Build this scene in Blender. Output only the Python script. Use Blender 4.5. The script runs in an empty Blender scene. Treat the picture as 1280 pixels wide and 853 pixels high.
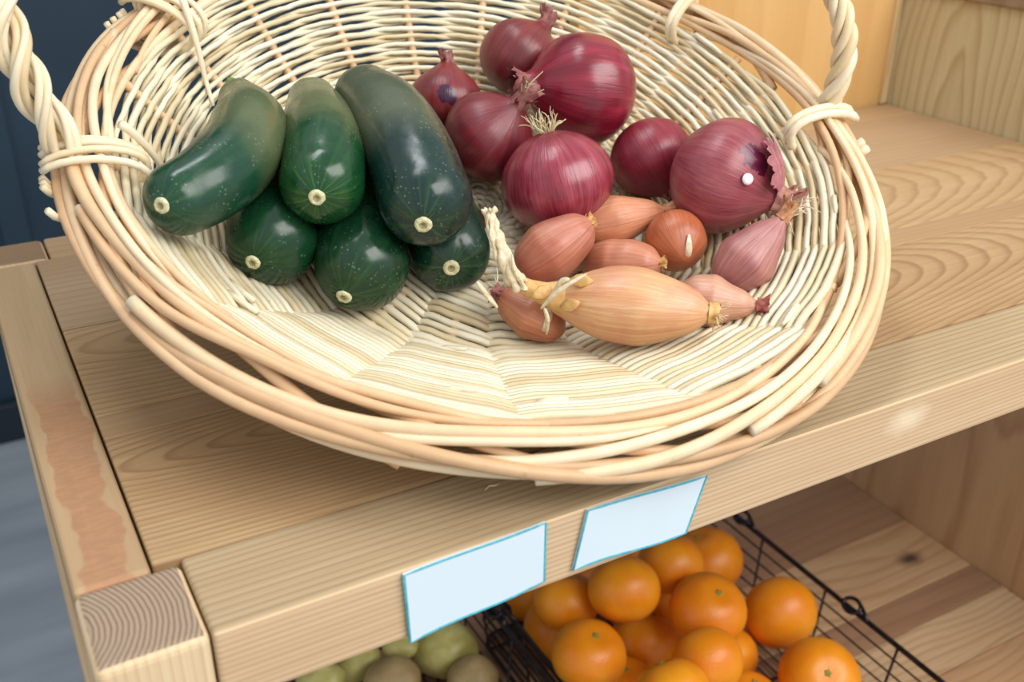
import bpy, bmesh, math, random
from mathutils import Vector, Matrix, Quaternion, noise
from mathutils.bvhtree import BVHTree
random.seed(7)
PI = math.pi
scene = bpy.context.scene
COL = scene.collection

# ------------------------------------------------------------------ camera
F_PX = 1287.57
CAM_R = ((0.87243465, -0.4886434, 0.00924201),
         (-0.21521191, -0.40108476, -0.89040151),
         (0.43879565, 0.77482814, -0.45508212))     # rows: right, down, forward
CAM = Vector((0, 0, .31))
cd = bpy.data.cameras.new('camera'); cam = bpy.data.objects.new('camera', cd); COL.objects.link(cam)
cd.sensor_width = 36; cd.lens = F_PX * 36 / 1280; cd.clip_start = .02; cd.clip_end = 50
r_, d_, f_ = [Vector(a) for a in CAM_R]
m = Matrix.Identity(4)
for i in range(3):
    m[i][0] = r_[i]; m[i][1] = -d_[i]; m[i][2] = -f_[i]; m[i][3] = CAM[i]
cam.matrix_world = m
cd.dof.use_dof = True; cd.dof.focus_distance = .63; cd.dof.aperture_fstop = 8.0
scene.camera = cam
RIGHT, UP, BACKV = r_, -d_, -f_            # world directions used to aim necks and roots

def lin(c):
    return tuple((x / 12.92 if x <= .04045 else ((x + .055) / 1.055) ** 2.4) for x in [q / 255 for q in c]) + (1,)

# ------------------------------------------------------------------ light
vs = scene.view_settings
vs.view_transform = 'Standard'; vs.look = 'None'; vs.gamma = 1; vs.use_curve_mapping = False; vs.exposure = .0
world = bpy.data.worlds.new('shop'); scene.world = world; world.use_nodes = True
bg = world.node_tree.nodes['Background']; bg.inputs['Color'].default_value = (.93, .965, 1, 1); bg.inputs['Strength'].default_value = .78

def area(name, loc, target, sx, sy, power, color):
    ld = bpy.data.lights.new(name, 'AREA'); ld.shape = 'RECTANGLE'; ld.size = sx; ld.size_y = sy
    ld.energy = power; ld.color = color
    o = bpy.data.objects.new(name, ld); COL.objects.link(o); o.location = loc
    o.rotation_euler = (Vector(target) - Vector(loc)).to_track_quat('-Z', 'Y').to_euler()
    return o
area('window_light', (1.05, -1.0, 1.5), (.4, .5, 0), 1.9, 1.2, 50, (1, .97, .93))
area('ceiling_light', (.1, .9, 1.9), (.3, .6, 0), 1.0, .35, 10, (.95, .98, 1))

# ------------------------------------------------------------------ helpers
def new_obj(name, me, mat=None, parent=None, label=None, cat=None, group=None, kind=None):
    o = bpy.data.objects.new(name, me); COL.objects.link(o)
    if mat and me: 
        for mm in (mat if isinstance(mat, (list, tuple)) else [mat]): me.materials.append(mm)
    if parent: o.parent = parent
    if label: o['label'] = label
    if cat: o['category'] = cat
    if group: o['group'] = group
    if kind: o['kind'] = kind
    return o
def thing(name, loc, label, cat, group=None):
    o = new_obj(name, None, label=label, cat=cat, group=group); o.location = loc; return o

class MB:
    """collects geometry with a per-vertex colour value and builds ONE mesh"""
    def __init__(s): s.v = []; s.f = []; s.c = []; s.p = []
    def add(s, vs_, fs, c=0.5, p=None):
        b = len(s.v); s.v += [tuple(x) for x in vs_]; s.f += [tuple(b + i for i in f) for f in fs]
        s.c += (list(c) if isinstance(c, (list, tuple)) else [c] * len(vs_))
        s.p += (p if p else [(0, 0, 0)] * len(vs_))
    def mesh(s, name, smooth=True):
        me = bpy.data.meshes.new(name); me.from_pydata(s.v, [], s.f); me.update()
        a = me.attributes.new('tone', 'FLOAT', 'POINT'); a.data.foreach_set('value', s.c)
        b = me.attributes.new('skin', 'FLOAT_VECTOR', 'POINT'); b.data.foreach_set('vector', [q for t in s.p for q in t])
        me.polygons.foreach_set('use_smooth', [smooth] * len(me.polygons)); me.update()
        return me
    def build(s, name, mat, parent=None, smooth=True, **k):
        return new_obj(name, s.mesh(name, smooth), mat, parent, **k)
    def tube(s, pts, rad, sides=8, tone=.5, closed=False, cap=True, flat=1.0, nrm=None):
        pts = [Vector(p) for p in pts]; n = len(pts)
        if not isinstance(rad, (list, tuple)): rad = [rad] * n
        if not isinstance(tone, (list, tuple)): tone = [tone] * n
        vs_, cs = [], []; N = None
        for i in range(n):
            a = pts[(i - 1) % n] if (closed or i) else pts[0]
            b = pts[(i + 1) % n] if (closed or i < n - 1) else pts[-1]
            T = (b - a); T = T.normalized() if T.length > 1e-9 else Vector((0, 0, 1))
            if nrm: N = nrm[i] - T * nrm[i].dot(T)
            elif N is None: N = T.orthogonal()
            else: N = N - T * N.dot(T)
            if N.length < 1e-6: N = T.orthogonal()
            N.normalize(); B = T.cross(N)
            for k in range(sides):
                an = 2 * PI * k / sides
                vs_.append(pts[i] + N * (math.cos(an) * rad[i] * flat) + B * (math.sin(an) * rad[i])); cs.append(tone[i])
        fs = []
        for i in range(n if closed else n - 1):
            j = (i + 1) % n
            for k in range(sides):
                l = (k + 1) % sides
                fs.append((i * sides + k, i * sides + l, j * sides + l, j * sides + k))
        if not closed and cap:
            fs.append(tuple(range(sides))[::-1]); fs.append(tuple((n - 1) * sides + k for k in range(sides)))
        s.add(vs_, fs, cs)
    def box(s, x0, x1, y0, y1, z0, z1, tone=.5):
        v = [(x, y, z) for x in (x0, x1) for y in (y0, y1) for z in (z0, z1)]
        s.add(v, [(0, 1, 3, 2), (4, 6, 7, 5), (0, 4, 5, 1), (2, 3, 7, 6), (0, 2, 6, 4), (1, 5, 7, 3)], tone)

def catmull(P, n):
    """P list of tuples (any dimension); returns n per segment samples"""
    out = []; Q = [P[0]] + list(P) + [P[-1]]
    for i in range(1, len(Q) - 2):
        for k in range(n):
            t = k / n
            out.append(tuple(.5 * (2 * b + (c - a) * t + (2 * a - 5 * b + 4 * c - d) * t * t + (-a + 3 * b - 3 * c + d) * t ** 3)
                             for a, b, c, d in zip(Q[i - 1], Q[i], Q[i + 1], Q[i + 2])))
    out.append(tuple(P[-1])); return out

def bevel_box(name, dims, mat, parent, bev=.002, seg=2, **k):
    """a bevelled board, mesh written in the coordinates of the place"""
    x0, x1, y0, y1, z0, z1 = dims
    bm = bmesh.new(); bmesh.ops.create_cube(bm, size=1)
    for v in bm.verts: v.co = Vector(((x0 + x1) / 2 + v.co.x * (x1 - x0), (y0 + y1) / 2 + v.co.y * (y1 - y0), (z0 + z1) / 2 + v.co.z * (z1 - z0)))
    if bev: bmesh.ops.bevel(bm, geom=list(bm.edges), offset=bev, segments=seg, affect='EDGES', profile=.5)
    me = bpy.data.meshes.new(name); bm.to_mesh(me); bm.free()
    return new_obj(name, me, mat, parent, **k)

# ------------------------------------------------------------------ materials
class NT:
    def __init__(s, name, rough=.5, spec=.5):
        s.m = bpy.data.materials.new(name); s.m.use_nodes = True; s.t = s.m.node_tree; s.b = s.t.nodes['Principled BSDF']
        s.b.inputs['Roughness'].default_value = rough; s.b.inputs['Specular IOR Level'].default_value = spec
    def n(s, ty, **k):
        x = s.t.nodes.new(ty)
        for a, b in k.items():
            if a.startswith('i_'):
                key = a[2:]; key = int(key) if key.isdigit() else key.replace('_', ' ')
                x.inputs[key].default_value = b
            else: setattr(x, a, b)
        return x
    def l(s, a, b): s.t.links.new(a, b)
    def math(s, op, a, b=0.0, clamp=False):
        x = s.n('ShaderNodeMath', operation=op, use_clamp=clamp)
        for i, q in enumerate((a, b)):
            if isinstance(q, (int, float)): x.inputs[i].default_value = q
            else: s.l(q, x.inputs[i])
        return x.outputs[0]
    def map(s, vec, scale=(1, 1, 1), loc=(0, 0, 0), rot=(0, 0, 0)):
        x = s.n('ShaderNodeMapping'); x.inputs['Scale'].default_value = scale; x.inputs['Location'].default_value = loc; x.inputs['Rotation'].default_value = rot
        s.l(vec, x.inputs['Vector']); return x.outputs[0]
    def obj(s): return s.n('ShaderNodeTexCoord').outputs['Object']
    def noise(s, vec, scale=1., detail=3., rough=.5, dist=0.):
        x = s.n('ShaderNodeTexNoise'); x.inputs['Scale'].default_value = scale; x.inputs['Detail'].default_value = detail
        x.inputs['Roughness'].default_value = rough; x.inputs['Distortion'].default_value = dist
        s.l(vec, x.inputs['Vector']); return x.outputs['Fac']
    def ramp(s, fac, stops, interp='LINEAR'):
        x = s.n('ShaderNodeValToRGB'); x.color_ramp.interpolation = interp; e = x.color_ramp.elements
        while len(e) < len(stops): e.new(.5)
        for i, (p, c) in enumerate(stops): e[i].position = p; e[i].color = c if len(c) == 4 else lin(c)
        s.l(fac, x.inputs['Fac']); return x.outputs['Color']
    def mix(s, fac, a, b, mode='MIX'):
        x = s.n('ShaderNodeMix', data_type='RGBA', blend_type=mode)
        if isinstance(fac, (int, float)): x.inputs[0].default_value = fac
        else: s.l(fac, x.inputs[0])
        for i, q in ((6, a), (7, b)):
            if isinstance(q, tuple): x.inputs[i].default_value = q
            else: s.l(q, x.inputs[i])
        return x.outputs[2]
    def attr(s, name, out='Fac'):
        x = s.n('ShaderNodeAttribute'); x.attribute_name = name; return x.outputs[out]
    def bump(s, h, strength=.3, dist=.001):
        x = s.n('ShaderNodeBump'); x.inputs['Strength'].default_value = strength; x.inputs['Distance'].default_value = dist
        s.l(h, x.inputs['Height']); s.l(x.outputs[0], s.b.inputs['Normal'])
    def col(s, c):
        if isinstance(c, tuple): s.b.inputs['Base Color'].default_value = c
        else: s.l(c, s.b.inputs['Base Color'])
    def done(s): return s.m

WHITE = (1, 1, 1, 1); BLACK = (0, 0, 0, 1)
def wood(name, light, mid, dark, axis='X', across='Y', rings=110, warp=5., off=(0, 0, 0), fine=.35, ringmix=.55, stain=None, knots=None, cath=None, wscale=(1.1, 5), rough=.55):
    """sawn softwood: growth rings drawn out along the board, fine fibres, slow colour drift"""
    q = NT(name, rough, .35); P = q.obj()
    ai = 'XYZ'.index(axis); ci = 'XYZ'.index(across)
    sep = q.n('ShaderNodeSeparateXYZ'); q.l(P, sep.inputs[0])
    sc = [wscale[1]] * 3; sc[ai] = wscale[0]
    low = q.noise(q.map(P, sc, off), 1., 2., .45)
    across_v = sep.outputs[ci]
    if cath:                                       # flat-sawn figure: long nested loops round a point
        along0, across0, squeeze = cath
        da = q.math('MULTIPLY', q.math('SUBTRACT', sep.outputs[ai], along0), squeeze); dc = q.math('SUBTRACT', sep.outputs[ci], across0)
        across_v = q.math('SQRT', q.math('ADD', q.math('MULTIPLY', da, da), q.math('MULTIPLY', dc, dc)))
    v = q.math('ADD', q.math('MULTIPLY', across_v, rings), q.math('MULTIPLY', low, warp))
    sc2 = [60] * 3; sc2[ai] = 4
    v = q.math('ADD', v, q.math('MULTIPLY', q.noise(q.map(P, sc2, off), 1., 2.), .5))
    fr = q.math('FRACT', v)
    ring = q.ramp(fr, [(0, BLACK), (.55, (.22, .22, .22, 1)), (.86, WHITE), (1, BLACK)])
    sc3 = [420] * 3; sc3[ai] = 9
    fib = q.noise(q.map(P, sc3, off), 1., 3., .6)
    sc4 = [9] * 3; sc4[ai] = 2.2
    drift = q.noise(q.map(P, sc4, tuple(o + 3 for o in off)), 1., 3.)
    c = q.mix(q.ramp(drift, [(.32, BLACK), (.68, WHITE)]), lin(light), lin(mid))
    c = q.mix(q.math('MULTIPLY', ring, ringmix), c, lin(dark))
    c = q.mix(q.math('MULTIPLY', q.ramp(fib, [(.35, BLACK), (.75, WHITE)]), fine), c, lin(dark))
    if stain:
        sx, sw, scol = stain
        nn = q.noise(q.map(P, (9, 9, 9), (1.3, 0, 0)), 1., 4., .6)
        nn2 = q.noise(q.map(P, (26, 26, 26)), 1., 2., .5)
        ctr = q.math('ADD', q.math('SUBTRACT', sep.outputs[ci], sx), q.math('MULTIPLY', q.math('SUBTRACT', nn, .5), .024))
        wd = q.math('MULTIPLY', nn2, sw * 2)
        mk = q.math('SUBTRACT', wd, q.math('ABSOLUTE', ctr))
        mk = q.math('MULTIPLY', mk, 700, True)
        yf = q.math('MULTIPLY', q.math('SUBTRACT', .62, sep.outputs[ai]), 25, True)
        mk = q.math('MULTIPLY', q.math('MULTIPLY', mk, yf), .62)
        hatch = q.noise(q.map(P, (90, 320, 90), (0, 0, 0), (0, 0, .7)), 1., 2.)
        c = q.mix(mk, c, q.mix(q.ramp(hatch, [(.4, BLACK), (.65, WHITE)]), lin(scol), lin(tuple(min(255, int(x * 1.12)) for x in scol))))
    for (kx, ky, kz, kr, kc) in (knots or []):
        d = q.n('ShaderNodeVectorMath', operation='DISTANCE')
        w_ = [1., 1., 1.]; w_[ai] = .55
        q.l(q.map(P, w_), d.inputs[0]); d.inputs[1].default_value = (kx * w_[0], ky * w_[1], kz * w_[2])
        dd = q.math('ADD', d.outputs['Value'], q.math('MULTIPLY', q.noise(P, 90, 2.), kr * .6))
        kmask = q.ramp(q.math('DIVIDE', dd, kr * 1.6), [(.35, WHITE), (.95, BLACK)])
        c = q.mix(kmask, c, lin(kc))
    q.col(c)
    q.bump(q.math('ADD', q.math('MULTIPLY', ring, .6), fib), .22, .0006)
    return q.done()

def cane(name, stops, rough=.42):
    q = NT(name, rough, .4); t = q.attr('tone'); P = q.obj()
    nz = q.noise(P, 55, 3., .6); blot = q.noise(q.map(P, (1, 1, 1), (5, 2, 1)), 210, 2.)
    t2 = q.math('ADD', t, q.math('MULTIPLY', q.math('SUBTRACT', nz, .5), .45), True)
    c = q.ramp(t2, stops)
    c = q.mix(q.math('MULTIPLY', q.ramp(blot, [(.68, BLACK), (.8, WHITE)]), .35), c, lin((170, 130, 88)))
    q.col(c); q.bump(q.noise(P, 420, 2.), .2, .0004)
    return q.done()

M = {}
M['weave'] = cane('peeled_willow', [(0, (200, 177, 136)), (.3, (218, 202, 164)), (.6, (228, 216, 184)), (1, (236, 229, 206))])
M['rim'] = cane('rim_willow', [(0, (196, 156, 116)), (.35, (218, 180, 138)), (.7, (230, 202, 162)), (1, (240, 224, 192))])
M['handle'] = cane('handle_willow', [(0, (205, 172, 124)), (.4, (228, 204, 160)), (1, (244, 230, 200))])

def m_zucchini(i, base, lightc, pale):
    q = NT('zucchini_skin_%d' % i, .24, .5); P = q.obj(); sk = q.attr('skin', 'Vector')
    sep = q.n('ShaderNodeSeparateXYZ'); q.l(sk, sep.inputs[0]); t = sep.outputs[2]
    streak = q.noise(q.map(sk, (9, 9, .7), (i * 3.1, 0, 0)), 1., 3., .55)
    mott = q.noise(q.map(P, (1, 1, 1), (i, i, 0)), 130, 3., .65)
    c = q.mix(q.math('MULTIPLY', q.ramp(streak, [(.42, BLACK), (.72, WHITE)]), .45), lin(base), lin(lightc))
    c = q.mix(q.math('MULTIPLY', q.ramp(mott, [(.45, BLACK), (.8, WHITE)]), .4), c, lin(lightc))
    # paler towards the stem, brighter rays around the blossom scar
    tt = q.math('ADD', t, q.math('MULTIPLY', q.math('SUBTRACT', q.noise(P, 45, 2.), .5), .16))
    c = q.mix(q.math('MULTIPLY', q.ramp(tt, [(.36, BLACK), (.54, WHITE)]), .82), c, lin(pale))  # stem-end paling, with the pale wicker's reflection painted in as a sharp edge
    rays = q.noise(q.map(sk, (7, 7, .2), (0, i * 2.3, 1)), 1., 2.)
    side = q.ramp(rays, [(.5, BLACK), (.66, WHITE)])
    near = q.ramp(t, [(.0, WHITE), (.2, BLACK)])
    c = q.mix(q.math('MULTIPLY', q.math('MULTIPLY', side, near), .3 if i != 1 else .6), c, lin((80, 140, 48)))
    vo = q.n('ShaderNodeTexVoronoi'); vo.inputs['Scale'].default_value = 330; q.l(P, vo.inputs['Vector'])
    dots = q.math('MULTIPLY', q.ramp(vo.outputs['Distance'], [(.12, WHITE), (.26, BLACK)]), q.ramp(q.noise(P, 60, 3.), [(.46, BLACK), (.62, WHITE)]))
    c = q.mix(q.math('MULTIPLY', dots, .42), c, lin((134, 158, 118)))
    q.col(c)
    q.l(q.ramp(q.noise(P, 75, 4.), [(.35, (.16, .16, .16, 1)), (.7, (.38, .38, .38, 1))]), q.b.inputs['Roughness'])
    q.bump(q.noise(P, 95, 3.), .1, .0016)
    return q.done()

def m_bulb(name, base, lightc, darkc, freq=7., rough=.3, patch=None, peel=False, coat=.25):
    """papery bulb skin: veins run from root to neck (object z axis)"""
    q = NT(name, rough, .5); P = q.obj(); sep = q.n('ShaderNodeSeparateXYZ'); q.l(P, sep.inputs[0])
    cx = q.n('ShaderNodeCombineXYZ'); q.l(sep.outputs[0], cx.inputs[0]); q.l(sep.outputs[1], cx.inputs[1])
    nn = q.n('ShaderNodeVectorMath', operation='NORMALIZE'); q.l(cx.outputs[0], nn.inputs[0])
    sc = q.n('ShaderNodeVectorMath', operation='SCALE'); q.l(nn.outputs[0], sc.inputs[0]); sc.inputs['Scale'].default_value = freq
    z = q.n('ShaderNodeCombineXYZ'); q.l(q.math('MULTIPLY', sep.outputs[2], 14), z.inputs[2])
    ad = q.n('ShaderNodeVectorMath', operation='ADD'); q.l(sc.outputs[0], ad.inputs[0]); q.l(z.outputs[0], ad.inputs[1])
    s1 = q.noise(ad.outputs[0], 1., 4., .6); s2 = q.noise(ad.outputs[0], 5., 2., .5)
    blot = q.noise(P, 38, 3., .55)
    c = q.mix(q.ramp(s1, [(.35, BLACK), (.68, WHITE)]), lin(base), lin(lightc))
    c = q.mix(q.math('MULTIPLY', q.ramp(s2, [(.5, BLACK), (.7, WHITE)]), .45), c, lin(darkc))
    c = q.mix(q.math('MULTIPLY', q.ramp(blot, [(.48, BLACK), (.72, WHITE)]), .55), c, lin(darkc))
    if patch:
        (ax, ay, az), rad, pc = patch
        nv = q.n('ShaderNodeVectorMath', operation='NORMALIZE'); q.l(P, nv.inputs[0])
        d = q.n('ShaderNodeVectorMath', operation='DISTANCE'); q.l(nv.outputs[0], d.inputs[0]); d.inputs[1].default_value = Vector((ax, ay, az)).normalized()
        dd = q.math('ADD', d.outputs['Value'], q.math('MULTIPLY', q.math('SUBTRACT', q.noise(P, 60, 4., .65), .5), .85))
        mk = q.ramp(dd, [(rad, WHITE), (rad + .03, BLACK)])
        c = q.mix(mk, c, lin(pc))
        q.l(q.ramp(mk, [(0, (rough,) * 3 + (1,)), (1, (.22, .22, .22, 1))]), q.b.inputs['Roughness'])
    q.col(c)
    q.b.inputs['Coat Weight'].default_value = coat; q.b.inputs['Coat Roughness'].default_value = .25
    q.bump(q.math('ADD', s1, q.math('MULTIPLY', s2, .5)), .35, .0012)
    return q.done()

def flatmat(name, c, rough=.5, var=None, scale=60, metal=0., bump=0.):
    q = NT(name, rough); P = q.obj(); nz = q.noise(P, scale, 3., .6)
    c2 = var or tuple(min(255, int(x * 1.12) + 2) for x in c)
    q.col(q.ramp(nz, [(.35, c), (.68, c2)])); q.b.inputs['Metallic'].default_value = metal
    if bump: q.bump(nz, bump, .001)
    return q.done()
M['scar'] = flatmat('blossom_scar_tissue', (190, 186, 140), .75, (226, 222, 186), 500, bump=.5)
M['scar_mid'] = flatmat('scar_centre_tissue', (140, 132, 92), .8, (176, 168, 122), 600)
M['stem'] = flatmat('zucchini_stem_skin', (72, 110, 44), .5, (112, 146, 70), 260, bump=.3)
M['straw'] = flatmat('dry_straw', (208, 188, 148), .65, (236, 224, 196), 300, bump=.3)
M['husk'] = flatmat('golden_husk', (204, 156, 92), .5, (226, 186, 122), 180, bump=.4)
M['root'] = flatmat('dry_root_hair', (196, 176, 132), .7, (226, 212, 172), 300)
M['redneck'] = flatmat('dry_red_neck', (120, 62, 62), .55, (168, 108, 100), 260, bump=.4)
M['wire'] = flatmat('dark_coated_wire', (38, 32, 34), .35, (58, 48, 48), 90, metal=.6)
M['wire_rim'] = flatmat('dark_coated_rim_wire', (34, 30, 34), .3, (60, 54, 58), 90, metal=.6)

# ------------------------------------------------------------------ room
FLOOR = -.9
q = NT('vinyl_floor', .5); P = q.obj()
q.col(q.ramp(q.noise(q.map(P, (1, 5, 1)), 2.2, 4.), [(.3, (132, 142, 150)), (.7, (160, 168, 176))])); q.bump(q.noise(P, 90, 2.), .1); mfloor = q.done()
bevel_box('floor', (-4, 8, -2, 2.2, FLOOR - .05, FLOOR), mfloor, None, 0, kind='structure')
q = NT('navy_wall_paint', .55); P = q.obj(); q.col(q.ramp(q.noise(P, 3, 3.), [(.3, (22, 44, 60)), (.7, (30, 56, 74))])); q.bump(q.noise(P, 200, 2.), .05); mwall = q.done()
bevel_box('wall_back', (-4, 8, 2.18, 2.26, FLOOR, 1.7), mwall, None, 0, kind='structure')
tr = MB()
for x in (-.62, .06, .74, 1.42): tr.box(x, x + .05, 2.165, 2.181, FLOOR, 1.7)
tr.build('trim_1', mwall, None, smooth=False, kind='structure')
bevel_box('baseboard_back', (-4, 8, 2.15, 2.181, FLOOR, FLOOR + .09), flatmat('navy_baseboard_paint', (16, 30, 42), .5), None, .004, kind='structure')

# ------------------------------------------------------------------ shelving unit
SX0, SX1 = .006, 1.014
shelf = thing('shelving_unit', (0, 0, 0), 'pale pine shop shelving unit carrying the wicker basket above and wire baskets below', 'shelf')
LT, MD, DK = (205, 178, 142), (192, 160, 122), (160, 124, 86)
W = dict(
 front=wood('front_board_pine', (196, 176, 142), (184, 160, 124), (138, 110, 78), rings=230, warp=4, off=(1, 2, 0), fine=.38, ringmix=.62, wscale=(.9, 7)),
 fascia=wood('front_edge_pine', (222, 194, 158), (212, 180, 140), (172, 132, 92), across='Z', rings=330, warp=4, off=(4, 1, 0), fine=.35, ringmix=.6, wscale=(1.2, 6), knots=[(.475, .349, -.016, .010, (232, 208, 174))]),
 a=wood('plank_pine_a', (196, 166, 124), (176, 142, 102), (130, 94, 60), rings=260, warp=4.5, off=(2, 5, 1), ringmix=.62, wscale=(1.4, 8), cath=(.175, .497, .16), knots=[(.148, .507, 0, .0035, (96, 66, 40))]),
 b=wood('plank_pine_b', (186, 154, 116), (172, 140, 102), (144, 110, 76), rings=150, warp=3, off=(8, 1, 2), ringmix=.3),
 c=wood('plank_pine_c', (200, 170, 130), (182, 150, 108), (138, 100, 60), rings=170, warp=3.5, off=(3, 7, 4), ringmix=.5, wscale=(1.3, 7), cath=(.19, .648, .20)),
 d=wood('plank_pine_d', (192, 166, 132), (174, 144, 110), (146, 114, 82), rings=110, warp=3.5, off=(6, 2, 9), ringmix=.35, wscale=(2, 7)),
 rear=wood('rear_rail_pine', (200, 170, 130), (182, 150, 112), (156, 120, 84), rings=90, warp=6, off=(9, 9, 2), ringmix=.4),
 side=wood('side_rail_pine', (192, 164, 126), (180, 150, 114), (156, 124, 90), axis='Y', across='X', rings=40, warp=3, off=(0, 1, 5), ringmix=.15, fine=.25, stain=(.024, .0115, (162, 112, 80))),
 post=wood('post_pine', (234, 208, 170), (222, 192, 150), (190, 154, 112), axis='Z', across='X', rings=230, warp=5, off=(0, 4, 5), ringmix=.4),
 honey=wood('honey_panel', (222, 182, 122), (208, 162, 100), (190, 140, 80), axis='Z', across='X', rings=16, warp=5, off=(5, 4, 5), ringmix=.28, fine=.18, wscale=(1, 4)),
 right=wood('side_panel_pine', (206, 196, 162), (188, 174, 136), (158, 134, 90), axis='Z', across='Y', rings=70, warp=5, off=(5, 1, 2), ringmix=.62, fine=.3, wscale=(3, 8), cath=(-.05, .775, .22)),
 right_shaded=wood('shaded_side_panel_pine', (216, 178, 136), (196, 154, 112), (156, 112, 74), axis='Z', across='Y', rings=22, warp=9, off=(2, 1, 7), ringmix=.45, fine=.22, wscale=(1.3, 5)),  # same side panel below the shelf, its shade painted in as browner wood
 cap=flatmat('top_rail_wood', (128, 108, 84), .6, (150, 130, 104), 30),
 low1=wood('lower_plank_a', (208, 172, 132), (188, 150, 112), (140, 100, 66), rings=60, warp=10, off=(1, 8, 3), ringmix=.4, wscale=(2, 7), knots=[(.955, .655, -.526, .012, (90, 66, 54))]),
 low2=wood('lower_plank_b', (172, 136, 104), (152, 112, 86), (120, 84, 62), rings=50, warp=5, off=(2, 3, 3), ringmix=.3),
 low3=wood('lower_plank_c', (216, 186, 148), (200, 168, 130), (150, 110, 74), rings=80, warp=12, off=(6, 3, 3), ringmix=.5, wscale=(2.5, 7)))
TH = .0415
def plank(y0, y1, mat, x0=.0414, x1=SX1, z0=-.022, z1=0, bev=.0011, name='shelf_plank'):
    return bevel_box(name, (x0, x1, y0, y1, z0, z1), mat, shelf, bev)
bevel_box('front_rail', (.0538, SX1, .349, .4068, -TH, 0), [W['front'], W['fascia']], shelf, .0022, 3)
fr = shelf.children[-1]
for p in fr.data.polygons:
    if p.normal.y < -.5 and p.center.y < .3515: p.material_index = 1
plank(.4078, .5290, W['a']); plank(.5300, .5565, W['b']); plank(.5575, .6830, W['c'], z1=-.0002); plank(.6838, .8195, W['d'])
bevel_box('rear_rail', (.0525, SX1, .8208, .867, -TH, 0), W['rear'], shelf, .002, 3)
bevel_box('side_rail', (SX0, .0402, .4045, .8190, -TH, 0), W['side'], shelf, .003, 3)
# end-grain tops of the corner posts
q = NT('post_end_grain', .7, .2); P = q.obj()
sep = q.n('ShaderNodeSeparateXYZ'); q.l(P, sep.inputs[0])
def endgrain(q, sep, P, cx_, cy_, freq, li, da):
    dx = q.math('SUBTRACT', sep.outputs[0], cx_); dy = q.math('SUBTRACT', sep.outputs[1], cy_)
    r = q.math('SQRT', q.math('ADD', q.math('MULTIPLY', dx, dx), q.math('MULTIPLY', dy, dy)))
    r = q.math('ADD', q.math('MULTIPLY', r, freq), q.math('MULTIPLY', q.noise(P, 60, 2.), .9))
    c = q.ramp(q.math('FRACT', r), [(0, li), (.45, li), (.8, da), (1, li)])
    return q.mix(q.math('MULTIPLY', q.noise(q.map(P, (300, 300, 300)), 1., 3.), .25), c, lin(tuple(int(x * .8) for x in li)))
q.col(endgrain(q, sep, P, -.016, .377, 430, (172, 150, 128), (100, 80, 66))); q.bump(q.noise(P, 700, 2.), .3); mend = q.done()
q = NT('rear_post_end_grain', .7, .2); P = q.obj(); sep = q.n('ShaderNodeSeparateXYZ'); q.l(P, sep.inputs[0])
q.col(endgrain(q, sep, P, .02, .90, 260, (158, 130, 100), (118, 92, 68))); mend2 = q.done()
def post(x0, x1, y0, y1, endm):
    o = bevel_box('corner_post', (x0, x1, y0, y1, FLOOR, .0004), [W['post'], endm], shelf, .0042, 3)
    for p in o.data.polygons:
        if p.normal.z > .9: p.material_index = 1
post(SX0, .0530, .349, .4040, mend)
post(SX0, .0512, .8200, .867, mend2)
# right-hand side panel, top cap, honey-coloured back panel
bevel_box('side_panel', (SX1 + .001, SX1 + .024, .30, .90, -.043, .133), W['right'], shelf, .0015)
bevel_box('side_panel', (SX1 + .001, SX1 + .024, .30, .90, FLOOR, -.044), W['right_shaded'], shelf, .0015)
bevel_box('top_cap', (SX1 - .004, SX1 + .03, .30, .90, .133, .150), W['cap'], shelf, .002)
bevel_box('back_panel', (.565, SX1, .872, .890, -.03, .46), W['honey'], shelf, .0015)
bevel_box('panel_edge_strip', (SX1 - .011, SX1, .8685, .8722, .0005, .30), wood('pale_strip_pine', (222, 196, 150), (210, 182, 134), (180, 146, 96), axis='Z', across='X', rings=60), shelf, .0008)
# lower shelf
LZ = -.526
for (a, b, mm) in ((.30, .4985, 'low1'), (.4995, .5645, 'low3'), (.5655, .6095, 'low2'), (.6105, .7145, 'low1'), (.7155, .867, 'low2')):
    plank(a, b, W[mm], SX0, SX1, LZ - .025, LZ)

# price cards on the front edge
mcard = flatmat('card_face', (212, 226, 235), .5, (215, 229, 237), 12)
mteal = flatmat('card_border', (56, 160, 176), .45, (92, 190, 206), 300)
def card(pts, label):
    # pts: four (x, z) corners clockwise from top left, standing against the front rail
    y1, y0 = .3488, .3470
    mb = MB(); n = 10; top = []; bot = []
    A, B, C_, D = [Vector((p[0], 0, p[1])) for p in pts]
    V = []; 
    for yy in (y0, y1):
        for j in (0, 1):
            for i in range(n + 1):
                t = i / n; p = (A.lerp(B, t) if j == 0 else D.lerp(C_, t))
                bow = .0009 * math.sin(PI * t * 2) * (1 if j else .4)
                V.append((p.x, yy, p.z + bow))
    m_ = n + 1; F = []
    for i in range(n):
        F += [(i, i + m_, i + m_ + 1, i + 1), (2 * m_ + i, 2 * m_ + i + 1, 3 * m_ + i + 1, 3 * m_ + i), (i, i + 1, 2 * m_ + i + 1, 2 * m_ + i), (m_ + i, 3 * m_ + i, 3 * m_ + i + 1, m_ + i + 1)]
    F += [(0, 2 * m_, 3 * m_, m_), (n, m_ + n, 3 * m_ + n, 2 * m_ + n)]
    mb.add(V, F)
    o = mb.build('price_card', mcard, None, smooth=False, label=label, cat='price card', group='blank price cards on the front edge of the shelf')
    e = MB(); loop = [V[i] for i in range(m_)] + [V[m_ + i] for i in range(n, -1, -1)]
    e.tube([(p[0], y0 - .0001, p[2]) for p in loop], .00075, 5, closed=True, flat=.4, nrm=[Vector((0, 1, 0))] * len(loop))
    e.build('border', mteal, o, label='thin teal edging of the card')
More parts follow.
